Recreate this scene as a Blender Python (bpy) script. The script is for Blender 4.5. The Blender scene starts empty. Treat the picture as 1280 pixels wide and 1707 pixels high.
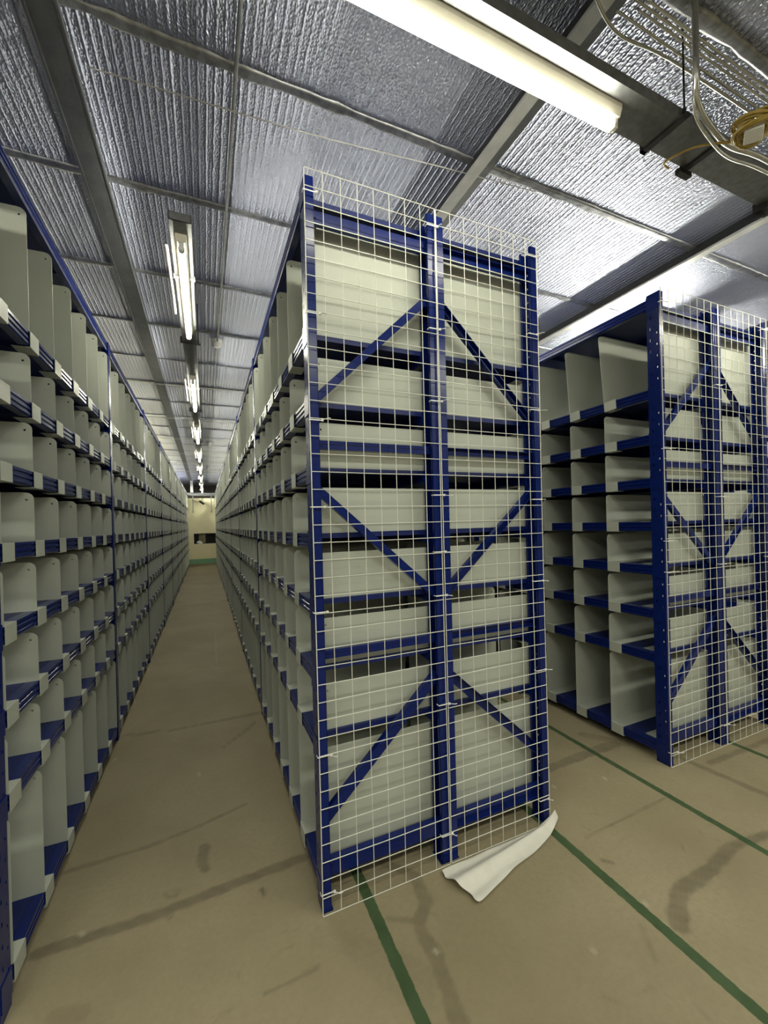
import bpy, bmesh, math, random
import numpy as np
from mathutils import Vector, Matrix, noise
random.seed(7)
scene = bpy.context.scene
col = scene.collection

# ------------------------------------------------------------------ camera
FPX, YAW, PITCH, ROLL, CY, HC = 683.2712, 0.4113, -0.0031, -0.0255, 873.518, 1.5837
F = Vector((math.sin(YAW)*math.cos(PITCH), math.cos(YAW)*math.cos(PITCH), math.sin(PITCH)))
R = Vector((math.cos(YAW), -math.sin(YAW), 0))
U = R.cross(F)
c_, s_ = math.cos(ROLL), math.sin(ROLL)
R2 = c_*R + s_*U
U2 = -s_*R + c_*U
cam = bpy.data.cameras.new('camera')
camo = bpy.data.objects.new('camera', cam)
col.objects.link(camo)
camo.matrix_world = Matrix(((R2.x, U2.x, -F.x, 0), (R2.y, U2.y, -F.y, 0), (R2.z, U2.z, -F.z, HC), (0, 0, 0, 1)))
cam.sensor_fit = 'HORIZONTAL'
cam.sensor_width = 36
cam.lens = FPX/1280*36
cam.shift_y = (CY-853.5)/1280
cam.clip_start = 0.02
cam.clip_end = 100
scene.camera = camo

# ------------------------------------------------------------------ world, exposure
TUBE_POWER = 20.0        # tubes over the long aisle
FRONT_POWER = 11.5       # tubes over the front passage
NEW_POWER = 14.0         # tubes past the right edge of the frame
SECOND_POWER = 9.0      # first tube over the second aisle
THIRD_POWER = 74.0       # first tube over the third aisle
FILL_POWER = 5.6        # unseen fill lights added behind the camera and near the far wall (W each)
TUBE_COLOR = (0.98, 0.96, 0.78, 1)
w = bpy.data.worlds.new('world')
scene.world = w
w.use_nodes = True
w.node_tree.nodes['Background'].inputs[0].default_value = (0.9, 0.95, 1, 1)
w.node_tree.nodes['Background'].inputs[1].default_value = 0.02
scene.view_settings.view_transform = 'Standard'
scene.view_settings.look = 'None'
scene.view_settings.gamma = 1
scene.view_settings.use_curve_mapping = False
scene.view_settings.exposure = 2.2
for ly, k_, xs_ in ((-0.9, 1.5, (-1.6, 0.6, 2.8, 5.0)), (-2.8, .7, (-1.6, 0.6, 2.8, 5.0)), (-4.9, .4, (-1.6, 0.6, 2.8, 5.0)), (17.75, 26, (-1.9, 2.3))):  # added fill lights: rows behind the camera, last pair brightens the far wall
    for lx in xs_:
        ld = bpy.data.lights.new('fill_light', 'AREA')
        ld.shape = 'RECTANGLE'; ld.size = 1.2; ld.size_y = .3
        ld.energy = FILL_POWER*k_; ld.color = (.97, .97, .81)
        lo = bpy.data.objects.new('fill_light', ld)
        lo.location = (lx, ly, 3.35)
        col.objects.link(lo)

# ------------------------------------------------------------------ dimensions (metres)
H = 3.0            # height of the uprights
WD = 0.6055        # depth of one shelving column
B = 1.9215         # bay length
AL, AR = 0.6347, 0.3988
YR0 = 1.676        # centre of the near end frames, right rows
YL0 = 1.735        # centre of the near end frames, left row
X2 = 2.6439
X3 = X2 + 2*WD + 1.03
YW = 18.73
ZC = 3.55
YNEAR = 1.636

# ------------------------------------------------------------------ materials
def mat(name, color, rough=0.5, metal=0.0, noise_amt=0.0, noise_scale=8.0, bump=0.0, bump_scale=200.0, spec=0.5, coat=0.0):
    m = bpy.data.materials.new(name)
    m.use_nodes = True
    nt = m.node_tree
    b = nt.nodes['Principled BSDF']
    b.inputs['Base Color'].default_value = (*color, 1)
    b.inputs['Roughness'].default_value = rough
    b.inputs['Metallic'].default_value = metal
    b.inputs['Specular IOR Level'].default_value = spec
    b.inputs['Coat Weight'].default_value = coat
    tc = nt.nodes.new('ShaderNodeTexCoord')
    if noise_amt > 0:
        n = nt.nodes.new('ShaderNodeTexNoise')
        n.inputs['Scale'].default_value = noise_scale
        n.inputs['Detail'].default_value = 6
        nt.links.new(tc.outputs['Object'], n.inputs['Vector'])
        mr = nt.nodes.new('ShaderNodeMapRange')
        mr.inputs[1].default_value = 0.3
        mr.inputs[2].default_value = 0.7
        mr.inputs[3].default_value = 1-noise_amt
        mr.inputs[4].default_value = 1+noise_amt
        nt.links.new(n.outputs['Fac'], mr.inputs[0])
        mx = nt.nodes.new('ShaderNodeVectorMath')
        mx.operation = 'SCALE'
        mx.inputs[0].default_value = color
        nt.links.new(mr.outputs[0], mx.inputs['Scale'])
        nt.links.new(mx.outputs[0], b.inputs['Base Color'])
    if bump > 0:
        n2 = nt.nodes.new('ShaderNodeTexNoise')
        n2.inputs['Scale'].default_value = bump_scale
        nt.links.new(tc.outputs['Object'], n2.inputs['Vector'])
        bp = nt.nodes.new('ShaderNodeBump')
        bp.inputs['Strength'].default_value = bump
        bp.inputs['Distance'].default_value = 0.002
        nt.links.new(n2.outputs['Fac'], bp.inputs['Height'])
        nt.links.new(bp.outputs[0], b.inputs['Normal'])
    return m

def emis(name, color, strength):
    m = bpy.data.materials.new(name)
    m.use_nodes = True
    nt = m.node_tree
    nt.nodes.remove(nt.nodes['Principled BSDF'])
    e = nt.nodes.new('ShaderNodeEmission')
    e.inputs[0].default_value = color
    e.inputs[1].default_value = strength
    nt.links.new(e.outputs[0], nt.nodes['Material Output'].inputs[0])
    return m

M_BLUE = mat('blue_paint', (0.003, 0.013, 0.120), 0.22, 0, 0.12, 5, 0.04, 200, 0.32, 0.0)
M_DECK = mat('blue_deck_paint', (0.004, 0.013, 0.110), 0.42, 0, 0.1, 5, 0.1, 300, 0.4)
M_PLATE = mat('grey_powder_coat', (0.46, 0.485, 0.43), 0.42, 0, 0.035, 3, 0.15, 900, 0.45)
M_WIRE = mat('white_wire', (0.74, 0.74, 0.68), 0.35, 0.1, 0.05, 40, 0, 0, 0.5)
M_TIE = mat('white_nylon', (0.82, 0.82, 0.80), 0.4, 0, 0.04, 60)
M_GALV = mat('galvanised_steel', (0.34, 0.35, 0.34), 0.42, 0.75, 0.22, 45, 0.2, 160)
M_TRUNK = mat('dark_galvanised', (0.20, 0.205, 0.21), 0.45, 0.6, 0.2, 30, 0.2, 120)
M_HOUSE = mat('cream_enamel', (0.72, 0.68, 0.58), 0.35, 0, 0.03, 20)
M_DARK = mat('dark_steel', (0.035, 0.035, 0.037), 0.45, 0.5, 0.1, 30)
M_COND = mat('zinc_conduit', (0.62, 0.62, 0.60), 0.28, 0.85, 0.08, 60)
M_WHITE = mat('white_plastic', (0.75, 0.75, 0.72), 0.4, 0, 0.02, 20)
M_COIL = mat('yellow_cable', (0.42, 0.30, 0.07), 0.5, 0, 0.1, 60)
M_CREAM = mat('cream_wall_paint', (0.86, 0.79, 0.53), 0.75, 0, 0.04, 2, 0.2, 60)
M_GWALL = mat('green_skirting_paint', (0.20, 0.40, 0.26), 0.6, 0, 0.06, 4)
M_WALL = mat('pale_wall_paint', (0.66, 0.64, 0.56), 0.8, 0, 0.06, 2)
M_DWALL = mat('dark_far_wall', (0.03, 0.027, 0.022), 0.8, 0, 0.2, 2)
M_PAPER = mat('white_foam_sheet', (0.66, 0.64, 0.58), 0.6, 0, 0.04, 25, 0.3, 90)
M_TUBE = emis('fluorescent_tube_glow', TUBE_COLOR, TUBE_POWER)
M_TUBEF = emis('front_tube_glow', TUBE_COLOR, FRONT_POWER)
M_TUBET = emis('third_aisle_tube_glow', TUBE_COLOR, THIRD_POWER)
M_TUBES = emis('second_aisle_tube_glow', TUBE_COLOR, SECOND_POWER)
M_TUBEN = emis('new_tube_glow', TUBE_COLOR, NEW_POWER)
M_STRIP = mat('pale_strip', (0.78, 0.62, 0.55), 0.4)
M_BEAM = mat('dull_foil_tape', (0.15, 0.155, 0.165), 0.45, 0.6, 0.15, 8, 0.6, 50)
M_LBEAM = mat('pale_steel_purlin', (0.60, 0.60, 0.58), 0.4, 0.6, 0.12, 10, 0.3, 60)
M_FTAPE = mat('wrinkled_foil', (0.34, 0.35, 0.38), 0.40, 0.8, 0.35, 25, 1.0, 45)
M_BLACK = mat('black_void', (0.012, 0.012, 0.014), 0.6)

def foil_material():
    m = bpy.data.materials.new('foil_insulation')
    m.use_nodes = True
    nt = m.node_tree
    N, L = nt.nodes, nt.links
    b = N['Principled BSDF']
    tc = N.new('ShaderNodeTexCoord')
    sep = N.new('ShaderNodeSeparateXYZ')
    L.new(tc.outputs['Object'], sep.inputs[0])
    def math_(op, a, bb=None, cc=None):
        n = N.new('ShaderNodeMath')
        n.operation = op
        for i, v in enumerate((a, bb, cc)):
            if v is None: continue
            if isinstance(v, (int, float)): n.inputs[i].default_value = v
            else: L.new(v, n.inputs[i])
        return n.outputs[0]
    # random value for each panel of foil
    px = math_('FLOOR', math_('DIVIDE', math_('ADD', sep.outputs[0], 0.5), 0.965))
    py = math_('FLOOR', math_('DIVIDE', math_('SUBTRACT', sep.outputs[1], 1.85), 0.882))
    cmb = N.new('ShaderNodeCombineXYZ')
    L.new(px, cmb.inputs[0]); L.new(py, cmb.inputs[1])
    wn = N.new('ShaderNodeTexWhiteNoise')
    L.new(cmb.outputs[0], wn.inputs['Vector'])
    # long creases running along the roof (irregular)
    mp = N.new('ShaderNodeMapping')
    mp.inputs['Scale'].default_value = (31.0, 0.75, 1.0)
    L.new(tc.outputs['Object'], mp.inputs['Vector'])
    n1 = N.new('ShaderNodeTexNoise')
    n1.inputs['Scale'].default_value = 1.0
    n1.inputs['Detail'].default_value = 3
    n1.inputs['Roughness'].default_value = 0.6
    L.new(mp.outputs[0], n1.inputs['Vector'])
    crease = math_('POWER', math_('SUBTRACT', 1.0, math_('ABSOLUTE', math_('MULTIPLY', math_('SUBTRACT', n1.outputs['Fac'], 0.5), 5.0))), 3.0)
    crease = math_('MAXIMUM', crease, 0.0)
    # regular ribs
    wv = N.new('ShaderNodeTexWave')
    wv.bands_direction = 'X'
    wv.inputs['Scale'].default_value = 9.0
    wv.inputs['Distortion'].default_value = 0.7
    wv.inputs['Detail'].default_value = 2
    wv.inputs['Detail Scale'].default_value = 1.5
    L.new(tc.outputs['Object'], wv.inputs['Vector'])
    # weave
    mp2 = N.new('ShaderNodeMapping')
    mp2.inputs['Scale'].default_value = (120.0, 75.0, 1.0)
    L.new(tc.outputs['Object'], mp2.inputs['Vector'])
    vo = N.new('ShaderNodeTexVoronoi')
    vo.inputs['Scale'].default_value = 1.0
    L.new(mp2.outputs[0], vo.inputs['Vector'])
    # slow sag
    n3 = N.new('ShaderNodeTexNoise')
    n3.inputs['Scale'].default_value = 2.2
    n3.inputs['Detail'].default_value = 2
    L.new(tc.outputs['Object'], n3.inputs['Vector'])
    amp = N.new('ShaderNodeMapRange')
    amp.inputs[3].default_value = 0.25
    amp.inputs[4].default_value = 1.0
    L.new(wn.outputs['Value'], amp.inputs[0])
    h = math_('ADD', math_('MULTIPLY', crease, 0.6), math_('MULTIPLY', math_('POWER', wv.outputs['Fac'], 5.0), 1.7))
    h = math_('MULTIPLY', h, amp.outputs[0])
    h = math_('ADD', h, math_('MULTIPLY', vo.outputs['Distance'], 0.85))
    h = math_('ADD', h, math_('MULTIPLY', n3.outputs['Fac'], 3.0))
    bp = N.new('ShaderNodeBump')
    bp.inputs['Strength'].default_value = 0.95
    bp.inputs['Distance'].default_value = 0.008
    L.new(h, bp.inputs['Height'])
    L.new(bp.outputs[0], b.inputs['Normal'])
    b.inputs['Base Color'].default_value = (0.43, 0.455, 0.58, 1)
    b.inputs['Metallic'].default_value = 0.82
    b.inputs['Roughness'].default_value = 0.40
    b.inputs['Anisotropic'].default_value = 0.3
    tg = N.new('ShaderNodeCombineXYZ')
    tg.inputs[0].default_value = 1.0
    L.new(tg.outputs[0], b.inputs['Tangent'])
    return m
M_FOIL = foil_material()

def floor_material():
    m = bpy.data.materials.new('worn_painted_concrete')
    m.use_nodes = True
    nt = m.node_tree
    N, L = nt.nodes, nt.links
    b = N['Principled BSDF']
    tc = N.new('ShaderNodeTexCoord')
    sep = N.new('ShaderNodeSeparateXYZ')
    L.new(tc.outputs['Object'], sep.inputs[0])
    def nz(scale, detail=6, rough=0.6):
        n = N.new('ShaderNodeTexNoise')
        n.inputs['Scale'].default_value = scale
        n.inputs['Detail'].default_value = detail
        n.inputs['Roughness'].default_value = rough
        L.new(tc.outputs['Object'], n.inputs['Vector'])
        return n.outputs['Fac']
    def mr(v, a, b_, c, d):
        n = N.new('ShaderNodeMapRange')
        n.inputs[1].default_value, n.inputs[2].default_value, n.inputs[3].default_value, n.inputs[4].default_value = a, b_, c, d
        L.new(v, n.inputs[0])
        return n.outputs[0]
    def mth(op, a, bb):
        n = N.new('ShaderNodeMath'); n.operation = op
        for i, v in enumerate((a, bb)):
            if isinstance(v, (int, float)): n.inputs[i].default_value = v
            else: L.new(v, n.inputs[i])
        return n.outputs[0]
    def mix(fac, a, c):
        n = N.new('ShaderNodeMix'); n.data_type = 'RGBA'
        L.new(fac, n.inputs[0])
        for i, v in ((6, a), (7, c)):
            if isinstance(v, tuple): n.inputs[i].default_value = v
            else: L.new(v, n.inputs[i])
        return n.outputs[2]
    base = mix(mr(nz(1.3), 0.35, 0.65, 0, 1), (0.245, 0.205, 0.125, 1), (0.31, 0.265, 0.17, 1))
    base = mix(mr(nz(45, 4, 0.7), 0.4, 0.7, 0, 0.35), base, (0.20, 0.17, 0.11, 1))
    base = mix(mr(nz(5.0, 8, 0.7), 0.62, 0.8, 0, 0.5), base, (0.17, 0.145, 0.095, 1))
    st = N.new('ShaderNodeAttribute'); st.attribute_name = 'stain'
    base = mix(st.outputs['Fac'], base, (0.095, 0.078, 0.05, 1))
    li = N.new('ShaderNodeAttribute'); li.attribute_name = 'scuff'
    base = mix(li.outputs['Fac'], base, (0.42, 0.38, 0.28, 1))
    # green floor lines: X positions, slightly ragged edges
    rag = mth('MULTIPLY', mth('SUBTRACT', nz(30, 3), 0.5), 0.012)
    tot = None
    for x0, hw in ((0.592, 0.023), (1.572, 0.0235), (2.362, 0.020), (3.30, 0.020)):
        d = mth('ABSOLUTE', mth('ADD', mth('SUBTRACT', sep.outputs[0], x0), rag), 0.0)
        k = mr(d, hw-0.002, hw+0.002, 1, 0)
        tot = k if tot is None else mth('MAXIMUM', tot, k)
    wear = mr(nz(14, 8, 0.75), 0.60, 0.72, 0.93, 0.35)
    tot = mth('MULTIPLY', tot, wear)
    tot = mth('MULTIPLY', tot, mr(sep.outputs[1], 8.0, 8.1, 1, 0))
    gcol = mix(mr(nz(9), 0.3, 0.7, 0, 1), (0.024, 0.060, 0.020, 1), (0.045, 0.088, 0.036, 1))
    base = mix(tot, base, gcol)
    L.new(base, b.inputs['Base Color'])
    b.inputs['Roughness'].default_value = 0.62
    b.inputs['Specular IOR Level'].default_value = 0.3
    bp = N.new('ShaderNodeBump')
    bp.inputs['Strength'].default_value = 0.25
    bp.inputs['Distance'].default_value = 0.002
    L.new(nz(120, 4), bp.inputs['Height'])
    L.new(bp.outputs[0], b.inputs['Normal'])
    return m
M_FLOOR = floor_material()

# ------------------------------------------------------------------ mesh helpers
class MB:
    def __init__(self):
        self.bm = bmesh.new()
    def box(self, x0, x1, y0, y1, z0, z1, mtx=None):
        vs = [self.bm.verts.new((x, y, z)) for x in (x0, x1) for y in (y0, y1) for z in (z0, z1)]
        if mtx is not None:
            for v in vs: v.co = mtx @ v.co
        for f in ((0, 1, 3, 2), (4, 6, 7, 5), (0, 4, 5, 1), (2, 3, 7, 6), (0, 2, 6, 4), (1, 5, 7, 3)):
            self.bm.faces.new([vs[i] for i in f])
        return self
    def bar(self, a, b, wd, ht, up=Vector((0, 1, 0))):
        a, b = Vector(a), Vector(b)
        d = b-a
        L_ = d.length
        z = d.normalized()
        x = up.cross(z).normalized()
        y = z.cross(x)
        m = Matrix.Translation(a) @ Matrix((x, y, z)).transposed().to_4x4()
        return self.box(-wd/2, wd/2, -ht/2, ht/2, 0, L_, m)
    def tube(self, pts, r, n=8, cap=True):
        pts = [Vector(p) for p in pts]
        rings = []
        prev = None
        for i, p in enumerate(pts):
            if i == 0: t = pts[1]-p
            elif i == len(pts)-1: t = p-pts[i-1]
            else: t = (pts[i+1]-p).normalized()+(p-pts[i-1]).normalized()
            t.normalize()
            if prev is None:
                ref = Vector((0, 0, 1)) if abs(t.z) < 0.9 else Vector((1, 0, 0))
                x = ref.cross(t).normalized()
            else:
                x = (prev-t*prev.dot(t)).normalized()
            prev = x
            y = t.cross(x)
            rr = r[i] if isinstance(r, (list, tuple)) else r
            rings.append([self.bm.verts.new(p+x*math.cos(2*math.pi*k/n)*rr+y*math.sin(2*math.pi*k/n)*rr) for k in range(n)])
        for a, b in zip(rings[:-1], rings[1:]):
            for k in range(n):
                f = self.bm.faces.new((a[k], a[(k+1) % n], b[(k+1) % n], b[k]))
                f.smooth = n > 5
        if cap:
            self.bm.faces.new(rings[0][::-1])
            self.bm.faces.new(rings[-1])
        return self
    def sweep_y(self, prof, y0, y1, closed=True):
        a = [self.bm.verts.new((x, y0, z)) for x, z in prof]
        b = [self.bm.verts.new((x, y1, z)) for x, z in prof]
        n = len(prof)
        for k in range(n if closed else n-1):
            self.bm.faces.new((a[k], a[(k+1) % n], b[(k+1) % n], b[k]))
        if closed:
            self.bm.faces.new(a[::-1])
            self.bm.faces.new(b)
        return self
    def mesh(self, name, m):
        bmesh.ops.recalc_face_normals(self.bm, faces=self.bm.faces)
        me = bpy.data.meshes.new(name)
        self.bm.to_mesh(me)
        self.bm.free()
        me.materials.append(m)
        return me

def put(name, me, parent=None, loc=(0, 0, 0), rot=(0, 0, 0)):
    o = bpy.data.objects.new(name, me)
    col.objects.link(o)
    o.parent = parent
    o.location = loc
    o.rotation_euler = rot
    return o

def thing(name, label, cat, loc=(0, 0, 0), rz=0.0, group=None, me=None):
    o = bpy.data.objects.new(name, me)
    col.objects.link(o)
    o.location = loc
    o.rotation_euler = (0, 0, rz)
    o['label'] = label
    o['category'] = cat
    if group: o['group'] = group
    return o

def struct(name, me):
    o = put(name, me)
    o['kind'] = 'structure'
    return o

# ------------------------------------------------------------------ floor with its stains
def seg_dist(X, Y, a, b):
    ax, ay = a; bx, by = b
    dx, dy = bx-ax, by-ay
    t = np.clip(((X-ax)*dx+(Y-ay)*dy)/(dx*dx+dy*dy+1e-9), 0, 1)
    return np.hypot(X-(ax+t*dx), Y-(ay+t*dy)), t

XMIN, XMAX, YMIN, YMAX = -3.2, 8.6, -8.0, 21.0
gx = np.concatenate([np.linspace(XMIN, -0.8, 10)[:-1], np.arange(-0.8, 3.6, 0.011), np.linspace(3.6, XMAX, 16)])
gy = np.concatenate([np.linspace(YMIN, 0.4, 16)[:-1], np.arange(0.4, 2.9, 0.011), np.arange(2.9, 6.0, 0.04), np.arange(6.0, YMAX-.2, 0.25), [YMAX]])
GX, GY = np.meshgrid(gx, gy)
def ray_floor(x, y):
    d = F + R2*((x-640)/FPX) - U2*((y-CY)/FPX)
    t = -HC/d.z
    return (d.x*t, d.y*t)
rs = np.random.RandomState(3)
def wob(X, Y, k):
    return (np.sin(X*k+1.3)+np.sin(Y*k*1.27+.4)+np.sin((X+Y)*k*2.1+2.)+.7*np.sin((X-1.7*Y)*k*4.3))*0.25
STAIN = np.zeros_like(GX)
SCUFF = np.zeros_like(GX)
def stain(pts_px, w0, w1, strength, arr, ragged=0.35):
    P = [ray_floor(*p) for p in pts_px]
    n = len(P)-1
    for i in range(n):
        d, t = seg_dist(GX, GY, P[i], P[i+1])
        tt = (i+t)/n
        hw = (w0+(w1-w0)*tt)/2*(1+ragged*wob(GX, GY, 23))
        m_ = np.clip((hw-d)/0.012+.5, 0, 1)*min(.9, strength*1.25)*(0.85+.3*wob(GX, GY, 41))
        np.maximum(arr, m_, out=arr)
stain([(60, 1590), (100, 1578), (250, 1530), (400, 1470), (505, 1430)], .05, .05, .50, STAIN)
stain([(109, 1454), (245, 1412), (330, 1378), (410, 1340)], .03, .02, .38, STAIN)
stain([(210, 1226), (315, 1213), (430, 1188)], .035, .035, .40, STAIN)
stain([(289, 1057), (390, 1047)], .07, .07, .35, STAIN)
stain([(372, 1245), (400, 1225), (425, 1205)], .02, .03, .35, STAIN)
stain([(300, 1010), (400, 1003)], .1, .1, .25, STAIN)
stain([(339, 1412), (337, 1440), (341, 1450)], .045, .04, .50, STAIN, .6)
stain([(436, 1482), (440, 1490)], .02, .015, .7, STAIN)
stain([(640, 1440), (689, 1458), (710, 1501), (697, 1544), (725, 1592), (768, 1712)], .045, .06, .40, STAIN)
stain([(646, 1531), (701, 1537)], .02, .03, .35, STAIN)
stain([(1290, 1388), (1219, 1410), (1182, 1452), (1133, 1485), (1131, 1540)], .035, .075, .50, STAIN)
stain([(1109, 1330), (975, 1397)], .010, .008, .50, STAIN)
stain([(1136, 1264), (1280, 1326)], .045, .05, .45, STAIN)
stain([(905, 1284), (1030, 1237)], .06, .08, .45, STAIN)
stain([(1183, 1272), (1290, 1230)], .04, .04, .40, STAIN)
stain([(975, 1225), (1040, 1238)], .08, .1, .30, STAIN)
stain([(442, 1657), (529, 1616)], .012, .008, .45, STAIN)
stain([(360, 1700), (400, 1672)], .008, .006, .30, STAIN)
stain([(90, 1695), (135, 1690)], .05, .07, .22, STAIN)
stain([(505, 1625), (530, 1612)], .01, .012, .5, STAIN)
stain([(1070, 1545), (1092, 1600)], .03, .02, .22, STAIN)
stain([(1005, 1434), (1020, 1438)], .018, .014, .5, STAIN)
stain([(540, 1560), (640, 1600), (700, 1640)], .10, .16, .10, STAIN)
for q in ([(274, 1489), (280, 1496), (294, 1493), (299, 1485), (288, 1484)], [(296, 1516), (284, 1512), (279, 1522), (288, 1527), (283, 1532), (272, 1527)]):
    stain(q, .009, .009, .5, STAIN, .1)
stain([(316, 1119), (365, 1113)], .02, .02, .35, SCUFF)
stain([(359, 1055), (361, 1105)], .02, .02, .28, SCUFF)
for q in ((135, 1555), (1006, 1296), (921, 1310), (725, 1585), (1108, 1541), (1075, 1506), (987, 1583), (330, 1290), (190, 1265)):
    stain([q, (q[0]+4, q[1]+3)], .014, .012, .8, SCUFF, .5)
for k in range(60):
    x, y = rs.uniform(0, 2.6), rs.uniform(.6, 2.6)
    a = rs.uniform(0, math.pi)
    d, t = seg_dist(GX, GY, (x, y), (x+.05*math.cos(a)*rs.uniform(.2, 1.6), y+.05*math.sin(a)))
    np.maximum(STAIN, np.clip((.004-d)/.01+.5, 0, 1)*rs.uniform(.1, .35), out=STAIN)

nx, ny = len(gx), len(gy)
co = np.stack([GX.ravel(), GY.ravel(), np.zeros(nx*ny)], 1)
ii = (np.arange(ny-1)[:, None]*nx+np.arange(nx-1)[None, :]).ravel()
faces = np.stack([ii, ii+1, ii+nx+1, ii+nx], 1)
fm = bpy.data.meshes.new('floor')
fm.vertices.add(nx*ny)
fm.vertices.foreach_set('co', co.ravel())
fm.loops.add(faces.size)
fm.loops.foreach_set('vertex_index', faces.ravel())
fm.polygons.add(len(faces))
fm.polygons.foreach_set('loop_start', np.arange(len(faces))*4)
fm.polygons.foreach_set('loop_total', np.full(len(faces), 4))
fm.update()
for nm, arr in (('stain', STAIN), ('scuff', SCUFF)):
    at = fm.attributes.new(nm, 'FLOAT', 'POINT')
    at.data.foreach_set('value', np.clip(arr, 0, 1).ravel().astype(np.float32))
fm.materials.append(M_FLOOR)
struct('floor', fm)

# ------------------------------------------------------------------ ceiling, roof purlins, walls
b = MB(); b.box(XMIN, XMAX, YMIN, YMAX, ZC, ZC+.06)
struct('ceiling', b.mesh('ceiling', M_FOIL))
trim_no = [0]
def trim(me):
    trim_no[0] += 1
    return struct('trim_%d' % trim_no[0], me)
# long beams along the building
b = MB(); b.box(-.555, -.455, YMIN, 19.2, ZC-.035, ZC); b.box(-.565, -.555, YMIN, 19.2, ZC-.045, ZC-.02); b.box(-.455, -.447, YMIN, 19.2, ZC-.045, ZC-.02)
trim(b.mesh('beam', M_BEAM))
for x in (1.35, 3.31, 5.3, 7.2):
    b = MB(); b.box(x, x+.062, YMIN, 19.2, ZC-.090, ZC-.087); b.box(x, x+.003, YMIN, 19.2, ZC-.087, ZC-.075)
    for k in range(30): b.box(x-.0005, x+.0625, YMIN+k*.9+.2, YMIN+k*.9+.204, ZC-.091, ZC-.0865)
    trim(b.mesh('beam', M_LBEAM))
    b = MB(); b.box(x+.030, x+.034, YMIN, 19.2, ZC-.087, ZC)  # web coloured dark in place of the shade inside the channel
    trim(b.mesh('shaded_beam_web', M_DARK))
    b = MB(); b.box(x+.064, x+.15, YMIN, 19.2, ZC-.03, ZC-.02)
    trim(b.mesh('beam_foil', M_BEAM))
# foil-taped joints across, every 0.88 m
def wrinkle(y, mtl, r=.03, amp=.008, seed=0, n=170):
    b = MB()
    prof = 7
    rows = []
    for i in range(n+1):
        x = XMIN+(XMAX-XMIN)*i/n
        a = noise.noise(Vector((x*5, y*3, seed)))
        c = noise.noise(Vector((x*17, y*3, seed+9)))
        row = []
        for k in range(prof):
            t = math.pi*k/(prof-1)
            rr = r*(1+.35*c)+amp*a
            row.append(b.bm.verts.new((x, y+amp*a-math.cos(t)*rr*1.25, ZC-.001-min(1, 1.7*math.sin(t))*rr*.40)))
        rows.append(row)
    for p, q in zip(rows[:-1], rows[1:]):
        for k in range(prof-1):
            f = b.bm.faces.new((p[k], p[k+1], q[k+1], q[k]))
            f.smooth = True
    return b.mesh('foil_joint', mtl)
ys = [1.85-.882*k for k in range(10, -1, -1)]+[2.70+.888*i for i in range(19)]
for i, y in enumerate(ys):
    trim(wrinkle(y, M_FTAPE, .020 if y < 5 else .014, .007 if y < 5 else .003, i*3.1))
for i, y in enumerate([6.21, 8.08, 9.9, 11.8, 13.6, 15.5]):
    b = MB(); b.box(XMIN, XMAX, y-.014, y+.014, ZC-.040, ZC-.030)
    trim(b.mesh('bar', M_LBEAM))

T = .12
# far wall with its long opening and green band
OX0, OX1, OZ0, OZ1 = -.44, 1.4, .90, 1.33
b = MB()
b.box(XMIN, OX0, YW, YW+T, .27, 2.80); b.box(OX1, XMAX, YW, YW+T, .27, 2.80)
b.box(OX0, OX1, YW, YW+T, .27, OZ0); b.box(OX0, OX1, YW, YW+T, OZ1, 2.80)
struct('wall_far', b.mesh('wall', M_CREAM))
b = MB(); b.box(XMIN, XMAX, YW-.006, YW+T, .07, .27)
struct('baseboard_far', b.mesh('band', M_GWALL))
b = MB(); b.box(XMIN, XMAX, YW-.004, YW+T, 0, .07)
struct('baseboard_far_plinth', b.mesh('plinth', M_FLOOR))
b = MB(); b.box(XMIN, XMAX, YW-.05, YW+T, 2.90, 3.02)
trim(b.mesh('lintel', M_BEAM))
b = MB(); b.box(XMIN, XMAX, YMAX, YMAX+T, 0, ZC)
struct('wall_end', b.mesh('wall', M_DWALL))
b = MB(); b.box(XMIN-T, XMIN, YMIN, YMAX, 0, ZC)
struct('wall_left', b.mesh('wall', M_WALL))
b = MB(); b.box(XMAX, XMAX+T, YMIN, YMAX, 0, ZC)
struct('wall_right', b.mesh('wall', M_WALL))
b = MB(); b.box(XMIN, XMAX, YMIN-T, YMIN, 0, ZC)
struct('wall_near', b.mesh('wall', M_WALL))
# interior window in the far wall
wf = bpy.data.objects.new('window_1', None); col.objects.link(wf); wf['kind'] = 'structure'; wf.location = (OX0, YW, OZ0)
b = MB(); WWd, WHt = OX1-OX0, OZ1-OZ0
b.box(0, WWd, .02, .06, 0, .025); b.box(0, WWd, .02, .06, WHt-.03, WHt)
for x in (0, .16, .44, .52, .95, 1.4, WWd-.03): b.box(x, x+.025, .02, .06, .025, WHt-.03)
put('window_frame', b.mesh('frame', M_DARK), wf)
b = MB(); b.box(.16, .46, .09, .10, 0, WHt)
put('blind_panel', b.mesh('panel', mat('olive_panel', (.30, .27, .15), .6, 0, .25, 9)), wf)
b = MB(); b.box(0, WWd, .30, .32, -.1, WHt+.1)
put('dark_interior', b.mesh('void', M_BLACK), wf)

# ------------------------------------------------------------------ shelving parts
LEVELS = [.115, .692, .978, 1.262, 1.545, 1.827, 2.108, 2.397, 2.975]
PH = .0725

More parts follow.
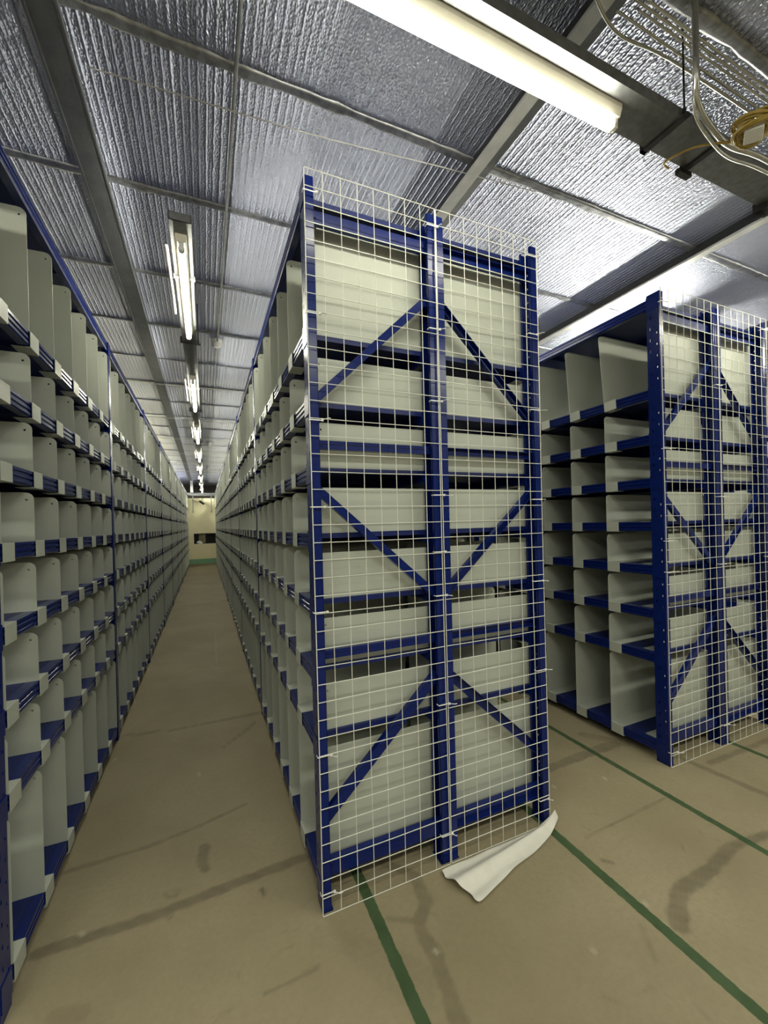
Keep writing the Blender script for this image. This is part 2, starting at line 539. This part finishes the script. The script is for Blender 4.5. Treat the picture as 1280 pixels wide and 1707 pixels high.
def post_mesh(height, name='post', D=.04):
    # C-section upright, slotted web on x=0, opening towards +x, centred on y=0
    b = MB()
    t = .0025; Wx = .038
    for s in (-1, 1):
        b.box(0, Wx, s*D-(t if s > 0 else 0), s*D+(t if s < 0 else 0), 0, height)
        b.box(Wx-t, Wx, s*D-(.014 if s > 0 else 0), s*D+(.014 if s < 0 else 0), 0, height)
    # web strips between two rows of slots
    ys_ = [(-D+.0025, -.026), (-.019, .012), (.020, D-.0025)]
    for y0, y1 in ys_:
        b.box(0, t, y0, y1, 0, height)
    z = 0
    n = int((height-.03)/PH)
    for (y0, y1, hh, off) in ((-.026, -.019, .012, 0), (.012, .020, .017, .036)):
        z = 0
        for k in range(n):
            zc = .06+off+k*PH
            if zc+hh > height-.01: break
            b.box(0, t, y0, y1, z, zc-hh/2)
            z = zc+hh/2
        b.box(0, t, y0, y1, z, height)
    b.box(0, Wx+.006, -D, D, 0, .006)
    return b.mesh(name, M_BLUE)

ME_POST_END = post_mesh(H)
ME_POST = post_mesh(2.985, 'post', .030)

def c_brace(a, c, wd=.034, dp=.026):
    """folded channel brace from a to c in the XZ plane of the frame"""
    b = MB()
    a, c = Vector(a), Vector(c)
    d = (c-a); L_ = d.length; z = d.normalized()
    x = Vector((0, 1, 0)).cross(z).normalized()
    y = z.cross(x)
    m = Matrix.Translation(a) @ Matrix((x, y, z)).transposed().to_4x4()
    t = .003
    b.box(-wd/2, wd/2, -dp/2, -dp/2+t, 0, L_, m)
    b.box(-wd/2, -wd/2+t, -dp/2+t, dp/2, 0, L_, m)
    b.box(wd/2-t, wd/2, -dp/2+t, dp/2, 0, L_, m)
    b.box(-.006, .006, -dp/2-.004, -dp/2, .02, .032, m)
    b.box(-.006, .006, -dp/2-.004, -dp/2, L_-.032, L_-.02, m)
    return b.mesh('brace', M_BLUE)
XI0, XI1 = .020, WD-.022
ME_DIAG = [c_brace((XI0, 0, 2.09), (XI1, 0, 2.63)), c_brace((XI0, 0, 1.74), (XI1, 0, 1.24)), c_brace((XI0, 0, .35), (XI1, 0, .87), .044)]
ME_HOR = [c_brace((XI0, 0, z), (XI1, 0, z), wd) for z, wd in ((.155, .07), (1.04, .036), (1.915, .036), (2.86, .05))]

def beam_mesh(low=True):
    # step beam along y with two pressed grooves in its face
    prof = [(.002, 0), (.042, 0), (.042, -.05), (.036, -.060), (.006, -.060), (.002, -.054), (.002, -.044),
            (.007, -.041), (.007, -.036), (.002, -.033), (.002, -.022), (.007, -.019), (.007, -.014), (.002, -.011)]
    b = MB()
    b.sweep_y(prof, .041, B-.041)
    y0 = -.036 if low else B-.041              # hook plate over the upright
    b.box(-.003, .001, y0, y0+.077, -.075, .012)
    return b.mesh('beam', M_BLUE)
ME_BEAM_L, ME_BEAM_H = beam_mesh(True), beam_mesh(False)

def deck_mesh():
    b = MB()
    n = 4
    L0, L1 = .043, B-.043
    for k in range(n):
        y0 = L0+(L1-L0)*k/n; y1 = L0+(L1-L0)*(k+1)/n-.001
        b.box(.043, WD-.043, y0, y1, -.004, -.0005)
        b.box(.043, WD-.043, y0, y0+.002, -.022, -.004)
        b.box(.043, WD-.043, y1-.002, y1, -.022, -.004)
    b.box(.05, WD-.05, (L0+L1)/2-.02, (L0+L1)/2+.02, -.030, -.022)
    return b.mesh('deck', M_DECK)
ME_DECK = deck_mesh()

def divider_mesh(h, flip=False, hem=False, end=False):
    """sheet-metal divider: plate with rounded front top corner and hole, foot flange, front lip that wraps the beam"""
    b = MB()
    t = .0024; r = .028; dep = .596
    xo = .046 if end else 0.0
    pts = [(xo, 0.0), (dep, 0.0), (dep, h-.008), (dep-.008, h)]
    for k in range(7):
        a = math.pi/2+math.pi/2*k/6
        pts.append((xo+r+math.cos(a)*r, h-r+math.sin(a)*r))
    hc = Vector((xo+.024, h-.030)); hr = .0045
    # plate faces with a hole: outline bridged to an octagon
    for s in (0, t):
        outer = [b.bm.verts.new((x, s, z)) for x, z in pts]
        inner = [b.bm.verts.new((hc.x+hr*math.cos(2*math.pi*k/8), s, hc.y+hr*math.sin(2*math.pi*k/8))) for k in range(8)]
        eo = [b.bm.edges.new((outer[i], outer[(i+1) % len(outer)])) for i in range(len(outer))]
        ei = [b.bm.edges.new((inner[i], inner[(i+1) % 8])) for i in range(8)]
        bmesh.ops.triangle_fill(b.bm, use_beauty=True, use_dissolve=False, edges=eo+ei)
        if s == 0: o0, i0 = outer, inner
    n = len(outer)
    for k in range(n): b.bm.faces.new((o0[k], o0[(k+1) % n], outer[(k+1) % n], outer[k]))
    for k in range(8): b.bm.faces.new((i0[k], i0[(k+1) % 8], inner[(k+1) % 8], inner[k]))
    if not flip:
        b.box(-.001, dep, -.092, 0, .0005, .0025)
        b.box(-.0032, -.001, -.092, 0, -.0625, .0025)
        b.box(-.0032, .060, -.092, 0, -.0645, -.0625)
    else:
        b.box(.050, dep, t, .085, .0005, .0025)
    if hem:
        b.box(.03, dep-.01, -.008, 0, h-.002, h)
    return b.mesh('divider', M_PLATE)
HL, HS = .500, .198
ME_DIV = {(h, f): divider_mesh(h, f) for h in (HL, HS) for f in (False, True)}
ME_DIV_END = {h: divider_mesh(h, True, False, True) for h in (HL, HS)}
ME_DIV_HEM = divider_mesh(HL, False, True)

def level_sizes(i): return HL if i in (0, 7) else HS

def make_bay(label, group, x, y, rz, frame_lo=None, frame_hi=None, braces=True, dividers=True, lean=0.0):
    """x,y = front corner at frame centre line (local y=0); frame_lo/hi: None, 'end' or 'mid'"""
    t = thing('shelving_bay', label, 'shelving', (x, y, 0), rz, group)
    for fy, kind in ((0, frame_lo), (B, frame_hi)):
        if not kind: continue
        pm = ME_POST_END if kind == 'end' else ME_POST
        put('upright', pm, t, (0, fy, 0))
        put('upright', pm, t, (WD-.001, fy, 0), (0, 0, math.pi))
        if braces:
            for m_ in ME_DIAG: put('diagonal_brace', m_, t, (0, fy, 0))
            for m_ in ME_HOR: put('horizontal_brace', m_, t, (0, fy, 0))
    for i, z in enumerate(LEVELS):
        s = put('shelf', ME_DECK, t, (0, 0, z))
        put('beam', ME_BEAM_L if frame_lo else ME_BEAM_H, s)
        put('beam', ME_BEAM_H if frame_lo else ME_BEAM_L, s, (WD-.001, B, 0), (0, 0, math.pi))
        if i == 8 or not dividers: continue
        for k in range(7):
            yy = .06+.3*k
            rx = 0.0
            h = level_sizes(i)
            me = ME_DIV_END[h] if k == 0 and frame_lo == 'end' else ME_DIV[(h, k == 0)]
            if i == 7:
                rx = math.radians(random.uniform(-.5, .9))
                if lean and 0 < k < 4:
                    rx = -math.radians(lean); me = ME_DIV_HEM
            dv = put('divider', me, s, (0, yy, 0), (rx, 0, math.radians(random.uniform(-.25, .25))))
    return t

ORD = ['nearest', 'second', 'third', 'fourth', 'fifth', 'sixth', 'seventh', 'eighth', 'farthest']
def lab(k, where):
    if k == 0: return 'blue shelving bay at the near end of %s' % where
    if k == 8: return 'farthest blue shelving bay of %s' % where
    return '%s blue shelving bay from the camera in %s' % (ORD[k], where.replace('the row left', 'the row left'))
# left row, face to the right
for k in range(9):
    make_bay(lab(k, 'the row left of the long aisle'), 'shelving bays left of the long aisle', -AL, YL0+B*(k+1), math.pi, 'end' if k == 8 else 'mid' if False else None, 'end' if k == 0 else 'mid', braces=k < 2)
for k in range(3):
    make_bay('blue shelving bay back to back behind the left aisle row, %s from the camera' % ORD[k], 'back-to-back bays behind the left row', -AL-2*WD-.006, YL0+B*k, 0, 'end' if k == 0 else 'mid', None, braces=k < 1, dividers=k < 2)
# middle double row
for k in range(9):
    make_bay(lab(k, 'the middle row facing the long aisle'), 'shelving bays right of the long aisle', AR, YR0+B*k, 0, 'end' if k == 0 else 'mid', 'end' if k == 8 else None, braces=k < 2)
for k in range(6):
    make_bay(('blue shelving bay behind the right mesh panel of the middle row' if k == 0 else '%s blue shelving bay along the far side of the middle row' % ORD[k]),
             'shelving bays on the far side of the middle row', AR+2*WD+.006, YR0+B*(k+1), math.pi, None, 'end' if k == 0 else 'mid', braces=k < 2)
# right double row
for k in range(5):
    make_bay(('blue shelving bay with leaning tall dividers at the near end of the right row' if k == 0 else '%s blue shelving bay from the camera in the right row' % ORD[k]),
             'shelving bays of the right row', X2, YNEAR+.063+B*k, 0, 'end' if k == 0 else 'mid', None, braces=k < 2, lean=4.0 if k == 0 else 0)
for k in range(2):
    make_bay(('blue shelving bay behind the right mesh panel of the right row' if k == 0 else 'blue shelving bay deep on the far side of the right row'),
             'shelving bays on the far side of the right row', X2+2*WD+.006, YNEAR+.063+B*(k+1), math.pi, None, 'end' if k == 0 else 'mid', braces=k < 1)
for k in range(2):
    make_bay(('blue shelving bay past the right row at the right edge of the photo' if k == 0 else 'blue shelving bay far beyond the right row, second in its row'),
             'shelving bays of the rightmost row', X3, YNEAR+.063+B*k, 0, 'end' if k == 0 else 'mid', None, braces=k < 1)

# ------------------------------------------------------------------ wire mesh end panels
def mesh_panel():
    b = MB()
    wdt = WD-.004; ncx = 8; ncz = 42; hh = 3.012; r = .0018
    for i in range(ncx+1):
        x = wdt*i/ncx
        pts = [(x+.002*math.sin(z*2+i), 0, z) for z in np.linspace(0, hh, 7)]
        b.tube(pts, r if 0 < i < ncx else r*1.25, 5)
    for j in range(ncz+1):
        z = hh*j/ncz
        b.tube([(0, -.0034, z), (wdt/2, -.0034, z+.002*math.sin(j*1.7)), (wdt, -.0034, z)], r, 5)
    return b.mesh('wire_mesh', M_WIRE)
ME_MESH = mesh_panel()
def tie_mesh(seed, length):
    rr = random.Random(seed)
    b = MB()
    # loop round the upright face
    b.box(-.006, .050, -.0085, -.0070, -.0022, .0022)
    b.box(-.0075, -.006, -.0085, .012, -.0022, .0022)
    b.box(.044, .052, -.0125, -.0068, -.0045, .0045)
    # loose tail
    a = rr.uniform(-.5, .5)
    pts = [Vector((.048, -.010, 0))]
    for k in range(1, 7):
        f = k/6
        pts.append(Vector((.048+length*f*rr.choice((1,)), -.010-.02*math.sin(f*2.2), length*(a*f+.25*f*f*(-1 if a > 0 else 1)))))
    b.tube(pts, .0016, 5)
    return b.mesh('tie', M_TIE)
ME_TIES = [tie_mesh(i, .012+.009*(i % 4)) for i in range(7)]
def panel(label, x, y, group, ties):
    p = thing('wire_mesh_panel', label, 'mesh panel', (x, y, .004), 0, group)
    put('wire_grid', ME_MESH, p)
    for i, (tx, tz) in enumerate(ties):
        put('cable_tie', ME_TIES[i % 7], p, (tx, 0, tz))
    return p
ZT = [2.92, 2.43, 2.0, 1.65, 1.225, .645, .09]
ZM = [2.93, 2.46, 2.13, 1.70, 1.44, 1.24, .74, .14]
ZR = [2.93, 2.53, 2.14, 1.68, 1.26, .80, .13]
panel('white wire mesh panel on the near end of the middle row, left of its seam', AR-.002, YNEAR-.012, 'wire mesh end panels', [(0, z) for z in ZT])
panel('white wire mesh panel on the near end of the middle row, above the foam sheet', AR+WD+.002, YNEAR-.012, 'wire mesh end panels', [(-.045, z) for z in ZM]+[(WD-.066, z) for z in ZR])
panel('white wire mesh panel on the near end of the right row, nearest the passage', X2-.002, YNEAR+.023-.012, 'wire mesh end panels', [(0, z) for z in ZT[::2]]+[(0, 1.42)])
panel('white wire mesh panel cut by the right edge of the photo', X2+WD+.002, YNEAR+.023-.012, 'wire mesh end panels', [(-.045, z) for z in ZM[1::2]]+[(WD-.066, z) for z in ZR[::2]])

# ------------------------------------------------------------------ white foam sheet lying at the foot of the mesh
def foam_sheet():
    b = MB()
    # long folded strip: from the tied corner down to the floor; rows of (left edge, ridge, right edge)
    A = [Vector((1.615, 1.612, .050)), Vector((1.628, 1.607, .070)), Vector((1.642, 1.598, .030))]
    rows = []
    n = 26
    Q0, Q1, Q2 = Vector((.925, 1.598, .006)), Vector((.955, 1.50, .030)), Vector((1.00, 1.395, .006))
    for i in range(n+1):
        f = i/n
        base = []
        for (p, q) in zip(A, (Q0, Q1, Q2)):
            v = p.lerp(q, f)
            # drops quickly to the floor away from the corner
            zf = max(q.z, p.z*(1-f*3.2)**2 if f < .3125 else q.z)
            v.z = zf if f < .3125 else q.z
            base.append(v)
        base[2].y -= .025*math.sin(min(1, f*1.6)*math.pi)*.5
        base[2].x += .02*math.sin(min(1, f*1.6)*math.pi)
        m_ = 5
        row = []
        for (p, q) in ((base[0], base[1]), (base[1], base[2])):
            for k in range(m_):
                g = k/m_
                v = p.lerp(q, g)
                row.append(v)
        row.append(base[2])
        for k, v in enumerate(row):
            fold = .007*math.sin(k*1.25+f*2.0)*f+.004*noise.noise(Vector((f*6, k*.8, 3)))
            v.z = max(.003, v.z+fold+.004)
            if i == n: v.x += .018*noise.noise(Vector((k*.55, 1.7, 0)))+.006*math.sin(k*1.9)
        rows.append(row)
    vr = [[b.bm.verts.new(v) for v in row] for row in rows]
    for p, q in zip(vr[:-1], vr[1:]):
        for k in range(len(p)-1):
            fc = b.bm.faces.new((p[k], p[k+1], q[k+1], q[k])); fc.smooth = True
    me = b.mesh('foam_sheet', M_PAPER)
    return me
fs = thing('foam_sheet', 'crumpled white foam sheet on the floor at the mesh corner of the middle row', 'packing sheet', me=foam_sheet())
md = fs.modifiers.new('thick', 'SOLIDIFY'); md.thickness = .0015; md.offset = 1
md = fs.modifiers.new('sub', 'SUBSURF'); md.levels = 1; md.render_levels = 2

# ------------------------------------------------------------------ lighting trunking and fluorescent fittings
def trunk_mesh(L_, w_=.14, hgt=.045):
    # inverted tray along +x, underside at z=0
    b = MB()
    b.box(0, L_, -w_/2, w_/2, 0, .003)
    for s in (-1, 1):
        y0, y1 = sorted((s*w_/2, s*(w_/2-.003)))
        b.box(0, L_, y0, y1, .003, hgt)
        y0, y1 = sorted((s*(w_/2-.003), s*(w_/2-.018)))
        b.box(0, L_, y0, y1, hgt-.003, hgt)
    b.box(0, .003, -w_/2, w_/2, 0, hgt)
    return b.mesh('tray', M_TRUNK)
def trunking(label, x, y, z, rz, L_, w_, rods):
    t = thing('lighting_trunking', label, 'cable trunking', (x, y, z), rz, None)
    put('tray', trunk_mesh(L_, w_), t)
    for rx in rods:
        b = MB(); b.tube([(rx, -w_/2-.012, -.01), (rx, -w_/2-.012, ZC-z)], .004, 6); b.tube([(rx, -w_/2-.012, .012), (rx, -w_/2-.012, .03)], .008, 6)
        put('threaded_rod', b.mesh('rod', M_DARK), t)
        b = MB(); b.box(rx-.014, rx+.014, -w_/2-.03, w_/2+.02, -.008, -.0005); b.box(rx-.014, rx+.014, w_/2+.005, w_/2+.02, -.008, .04)
        put('bracket', b.mesh('bracket', M_DARK), t)
    return t
TL = 1.2
def light_meshes():
    d = {}
    b = MB()
    prof = [(-.030, .0), (.030, .0), (.030, -.018), (.020, -.045), (-.020, -.045), (-.030, -.018)]
    a = [b.bm.verts.new((0, y, z)) for y, z in prof]; c = [b.bm.verts.new((TL, y, z)) for y, z in prof]
    for k in range(6): b.bm.faces.new((a[k], a[(k+1) % 6], c[(k+1) % 6], c[k]))
    b.bm.faces.new(a); b.bm.faces.new(c[::-1])
    d['housing'] = b.mesh('housing', M_HOUSE)
    b = MB(); b.tube([(.035, 0, -.072), (TL-.035, 0, -.072)], .0165, 14)
    d['tube'] = b.mesh('tube', M_TUBE)
    b = MB(); b.tube([(.035, 0, -.072), (TL-.035, 0, -.070)], .021, 14)
    d['front_tube'] = b.mesh('tube', M_TUBEF)
    d['new_tube'] = d['front_tube'].copy(); d['new_tube'].materials[0] = M_TUBEN
    d['second_tube'] = d['front_tube'].copy(); d['second_tube'].materials[0] = M_TUBES
    d['third_tube'] = d['front_tube'].copy(); d['third_tube'].materials[0] = M_TUBET
    b = MB(); b.tube([(.010, 0, -.072), (.036, 0, -.072)], .0172, 12); b.box(.006, .022, -.014, .014, -.085, -.040)
    d['cap'] = b.mesh('cap', M_WHITE)
    b = MB(); b.box(0, .012, -.058, .058, -.010, -.006); b.box(0, .012, -.062, -.056, -.016, .012); b.box(0, .012, .056, .062, -.016, .012)
    d['clip'] = b.mesh('clip', M_WHITE)
    b = MB(); b.tube([(.1, 0, 0), (TL*.75, 0, 0)], .008, 8)
    d['strip'] = b.mesh('strip', M_STRIP)
    return d
LM = light_meshes()
def fluorescent(label, x, y, z, rz, group, strip=0, clips=True, tube=None):
    tube = LM[tube] if tube else (LM['tube'] if clips else LM['front_tube'])
    t = thing('fluorescent_light', label, 'light', (x, y, z), rz, group)
    put('housing', LM['housing'], t)
    put('tube', tube, t)
    put('end_cap', LM['cap'], t)
    put('end_cap', LM['cap'], t, (TL, 0, 0), (0, 0, math.pi))
    if clips:
        put('clip', LM['clip'], t, (.42, 0, 0))
    if strip:
        put('side_strip', LM['strip'], t, (0, .078, -.02))
    return t
ZT_ = 3.20
trunking('galvanised lighting trunking crossing overhead above the near end of the rows', -2.6, 1.108, ZT_, 0, 9.0, .145, (.3, 2.0, 4.42, 5.70, 7.6))
fluorescent('bright fluorescent tube fitting overhead, largest in the photo', .335, 1.115, ZT_, 0, 'fluorescent lights over the front passage', clips=False)
fluorescent('fluorescent tube fitting on the overhead trunking above the left row', -2.05, 1.115, ZT_, 0, 'fluorescent lights over the front passage', clips=False)
fluorescent('fluorescent tube fitting on the overhead trunking above the right row', 2.98, 1.115, ZT_, 0, 'fluorescent lights over the front passage', clips=False, tube='new_tube')
fluorescent('fluorescent tube fitting at the right end of the overhead trunking', 4.6, 1.115, ZT_, 0, 'fluorescent lights over the front passage', clips=False, tube='new_tube')
trunking('dark lighting trunking running down the middle of the long aisle', -.083, 2.40, ZT_, math.pi/2, 17.6, .11, (1.55, 3.85, 6.1, 8.4, 10.7, 13.0, 15.3))
for k in range(8):
    l = 'nearest fluorescent fitting in the long aisle, with a pale side strip' if k == 0 else ('farthest fluorescent fitting in the long aisle, above the cream wall' if k == 7 else '%s fluorescent fitting from the camera down the long aisle' % ORD[k])
    fluorescent(l, -.083, 2.50+2.29*k, ZT_, math.pi/2, 'fluorescent lights down the long aisle', strip=1)

# the next two aisles have the same run of lights
for ax, n_, nm in ((2.127, 5, 'second'), (4.37, 3, 'third')):
    trunking('dark lighting trunking running along the %s aisle from the left' % nm, ax, 2.40, ZT_, math.pi/2, 2.29*n_, .11, (1.55, 3.85))
    for k in range(n_):
        fluorescent('fluorescent fitting above the %s aisle from the left, behind the row tops' % nm, ax, 2.50+2.29*k, ZT_, math.pi/2, 'fluorescent lights of the %s aisle' % nm, tube=nm+'_tube' if k == 0 else None)

# trunking joint piece and clamp on the front trunking
b = MB(); b.box(0, .026, -.080, .085, -.012, -.001); b.box(0, .026, .078, .085, -.012, .05); b.box(-.03, .05, .062, .088, -.034, -.012); b.tube([(-.035, .075, -.02), (.06, .075, -.02)], .008, 6)
thing('trunking_joint', 'dark joint bracket under the overhead trunking beside the yellow cable', 'bracket', (2.075, 1.108, ZT_-.001), me=b.mesh('joint', M_DARK))
b = MB(); b.box(0, .09, .03, .085, -.03, -.002); b.box(.02, .05, .06, .1, -.045, .03); b.tube([(.03, .07, -.05), (.03, .07, .06)], .009, 6)
thing('trunking_clamp', 'black clamp under the overhead trunking at the right edge of the photo', 'clamp', (2.70, 1.108, ZT_-.001), me=b.mesh('clamp', M_DARK))

# ------------------------------------------------------------------ conduits, cables, detectors on the ceiling
def cable(name, label, cat, pts, r, m_, group=None, n=8, sub=10):
    P = [Vector(p) for p in pts]
    out = []
    if sub and len(P) > 2:
        for i in range(len(P)-1):
            p0 = P[max(i-1, 0)]; p1 = P[i]; p2 = P[i+1]; p3 = P[min(i+2, len(P)-1)]
            for k in range(sub):
                t = k/sub
                out.append(.5*((2*p1)+(-p0+p2)*t+(2*p0-5*p1+4*p2-p3)*t*t+(-p0+3*p1-3*p2+p3)*t**3))
        out.append(P[-1])
    else: out = P
    b = MB(); b.tube(out, r, n)
    return thing(name, label, cat, me=b.mesh(name, m_), group=group)
for i, (y, z, x0) in enumerate(((.990, 3.50, 1.1), (1.006, 3.50, 1.1), (1.023, 3.50, 1.55), (1.040, 3.47, 1.45))):
    cable('conduit', ('topmost pale conduit of the bundle at the top right corner', 'second pale conduit down in the bundle at the top right', 'third pale conduit down in the bundle at the top right', 'lowest straight pale conduit at the top right, beside the coil')[i], 'conduit',
          [(x0, y, z), (4.6, y, z)], .0047, M_COND, 'conduits above the front passage')
cable('flexible_conduit', 'silver flexible conduit dropping from the ceiling and curving along the trunking', 'conduit',
      [(1.735, .93, 3.54), (1.74, .935, 3.38), (1.75, .94, 3.25), (1.80, .965, 3.195), (1.95, 1.0, 3.185), (2.13, 1.022, 3.185), (2.32, 1.005, 3.19), (2.6, 1.0, 3.19), (3.4, .99, 3.19)], .0115, M_COND)
cable('flexible_conduit', 'thinner silver cable curving below the flexible conduit', 'conduit',
      [(1.77, .95, 3.54), (1.775, .955, 3.3), (1.82, .985, 3.18), (1.98, 1.022, 3.165), (2.16, 1.045, 3.165), (2.36, 1.03, 3.17), (2.7, 1.02, 3.17), (3.4, 1.01, 3.17)], .006, M_COND)
cable('cable', 'slack pale cable looping under the ceiling at the top right', 'cable',
      [(1.15, .95, 3.50), (1.33, 1.03, 3.45), (1.50, 1.07, 3.44), (1.72, 1.06, 3.45), (1.95, 1.06, 3.46), (2.5, 1.06, 3.46), (3.2, 1.06, 3.46)], .006, M_COND)
cable('cable', 'thin pale wire slung across under the foil ceiling', 'wire', [(-.40, 2.03, 3.50), (.5, 1.96, 3.485), (1.21, 1.885, 3.49), (1.85, 1.83, 3.50)], .0028, M_COND)
cable('yellow_cable', 'yellow cable running from the coil down across the trunking', 'cable', [(2.11, .985, 3.165), (1.98, 1.07, 3.17), (1.95, 1.18, 3.185), (2.02, 1.21, 3.20)], .0045, M_COIL)
# coil of yellow cable with a junction box
b = MB()
rr = random.Random(5)
pts = []
for k in range(15*16+1):
    a = 2*math.pi*k/16
    turn = k/16
    rad = .060+.016*math.sin(turn*2.3)+.004*math.sin(a*3)
    pts.append((rad*math.cos(a), rad*math.sin(a)*.9+.008*math.sin(turn*1.7), -.012+.024*math.sin(turn*1.1+a*.5)))
b.tube(pts, .0042, 6)
thing('cable_coil', 'coil of yellow cable hanging by the overhead trunking', 'cable coil', (2.085, .915, 3.165), me=b.mesh('coil', M_COIL))
jb = thing('junction_box', 'white junction box inside the yellow cable coil', 'junction box', (2.083, .915, 3.125))
jb.rotation_euler = (.2, .1, .5)
b = MB(); b.box(-.036, .036, -.030, .030, 0, .035); bmesh.ops.bevel(b.bm, geom=b.bm.edges[:], offset=.004, segments=2, affect='EDGES')
put('body', b.mesh('body', M_WHITE), jb)
b = MB(); b.box(-.037, .037, -.031, .031, -.008, -.0005); bmesh.ops.bevel(b.bm, geom=b.bm.edges[:], offset=.003, segments=1, affect='EDGES')
put('lid', b.mesh('lid', M_WHITE), jb)

cable('conduit', 'thin dark conduit running along the foil ceiling to the detectors', 'conduit', [(.172, YMIN+.1, 3.515), (.165, 4.6, 3.515)], .0085, M_TRUNK)
cable('conduit', 'thin pale wire running from the nearest detector down the long aisle', 'conduit', [(.16, 4.7, 3.515), (.14, 18.0, 3.515)], .004, M_COND)
def detector(label, x, y):
    t = thing('smoke_detector', label, 'smoke detector', (x, y, 3.50), 0, 'smoke detectors on the aisle ceiling')
    b = MB(); b.tube([(0, 0, .0), (0, 0, .035), (0, 0, .045)], [.05, .05, .045], 20)
    put('base', b.mesh('base', M_WHITE), t)
    b = MB(); b.tube([(0, 0, -.001), (0, 0, -.02), (0, 0, -.034), (0, 0, -.038)], [.046, .044, .030, .016], 20)
    put('sensor_head', b.mesh('head', M_WHITE), t)
    b = MB(); b.box(-.055, -.045, -.006, .006, .0, .05); b.box(.045, .055, -.006, .006, .0, .05)
    put('mount', b.mesh('mount', M_WHITE), t)
detector('nearest white smoke detector below the foil ceiling', .16, 4.62)
detector('second white smoke detector from the camera, far down the aisle', .13, 10.3)
detector('farthest white smoke detector down the aisle', .12, 14.6)

# ------------------------------------------------------------------ at the far wall
for x, l in ((-.44, 'left grey hanging rod in front of the far cream wall'), (.26, 'right grey hanging rod in front of the far cream wall')):
    b = MB(); b.box(-.02, .02, -.015, .015, 0, .68); b.box(-.035, .035, -.02, .02, 0, .03)
    thing('hanging_rod', l, 'rod', (x, YW-.08, 2.20), 0, 'rods hanging at the far wall', me=b.mesh('rod', M_GALV))
b = MB(); b.box(-.05, .05, -.05, .05, 0, ZC-3.03)
thing('support_post', 'pale short post above the far cream wall', 'post', (-.47, YW-.12, 3.03), me=b.mesh('post', M_LBEAM))
wc = thing('wall_camera', 'small dark camera mounted high on the far cream wall', 'security camera', (-.12, YW-.005, 2.62))
b = MB(); b.bar((0, 0, 0), (0, -.12, -.02), .03, .03, Vector((1, 0, 0))); b.box(-.03, .03, -.012, 0, -.03, .03)
put('bracket', b.mesh('bracket', M_DARK), wc)
b = MB(); b.tube([(-.06, -.10, .05), (.09, -.22, -.07)], .04, 12)
put('body', b.mesh('body', M_DARK), wc)
b = MB(); b.tube([(-.35, -.012, .12), (-.2, -.012, .03), (-.1, -.012, .02), (0, -.012, .05), (.05, -.012, .18)], .008, 6)
put('cable', b.mesh('cable', M_DARK), wc)
b = MB()
bmesh.ops.create_icosphere(b.bm, subdivisions=3, radius=.09)
for v in b.bm.verts:
    k_ = 1+.5*noise.noise(v.co*14)
    v.co = Vector((v.co.x*1.2*k_, v.co.y*.6*k_, max(-.05, v.co.z*.75*k_)))
    v.co.z += .05
thing('plastic_bag', 'small crumpled white bag on the sill of the far window', 'bag', (-.22, YW+.03, OZ0+.003), me=b.mesh('bag', M_WHITE))
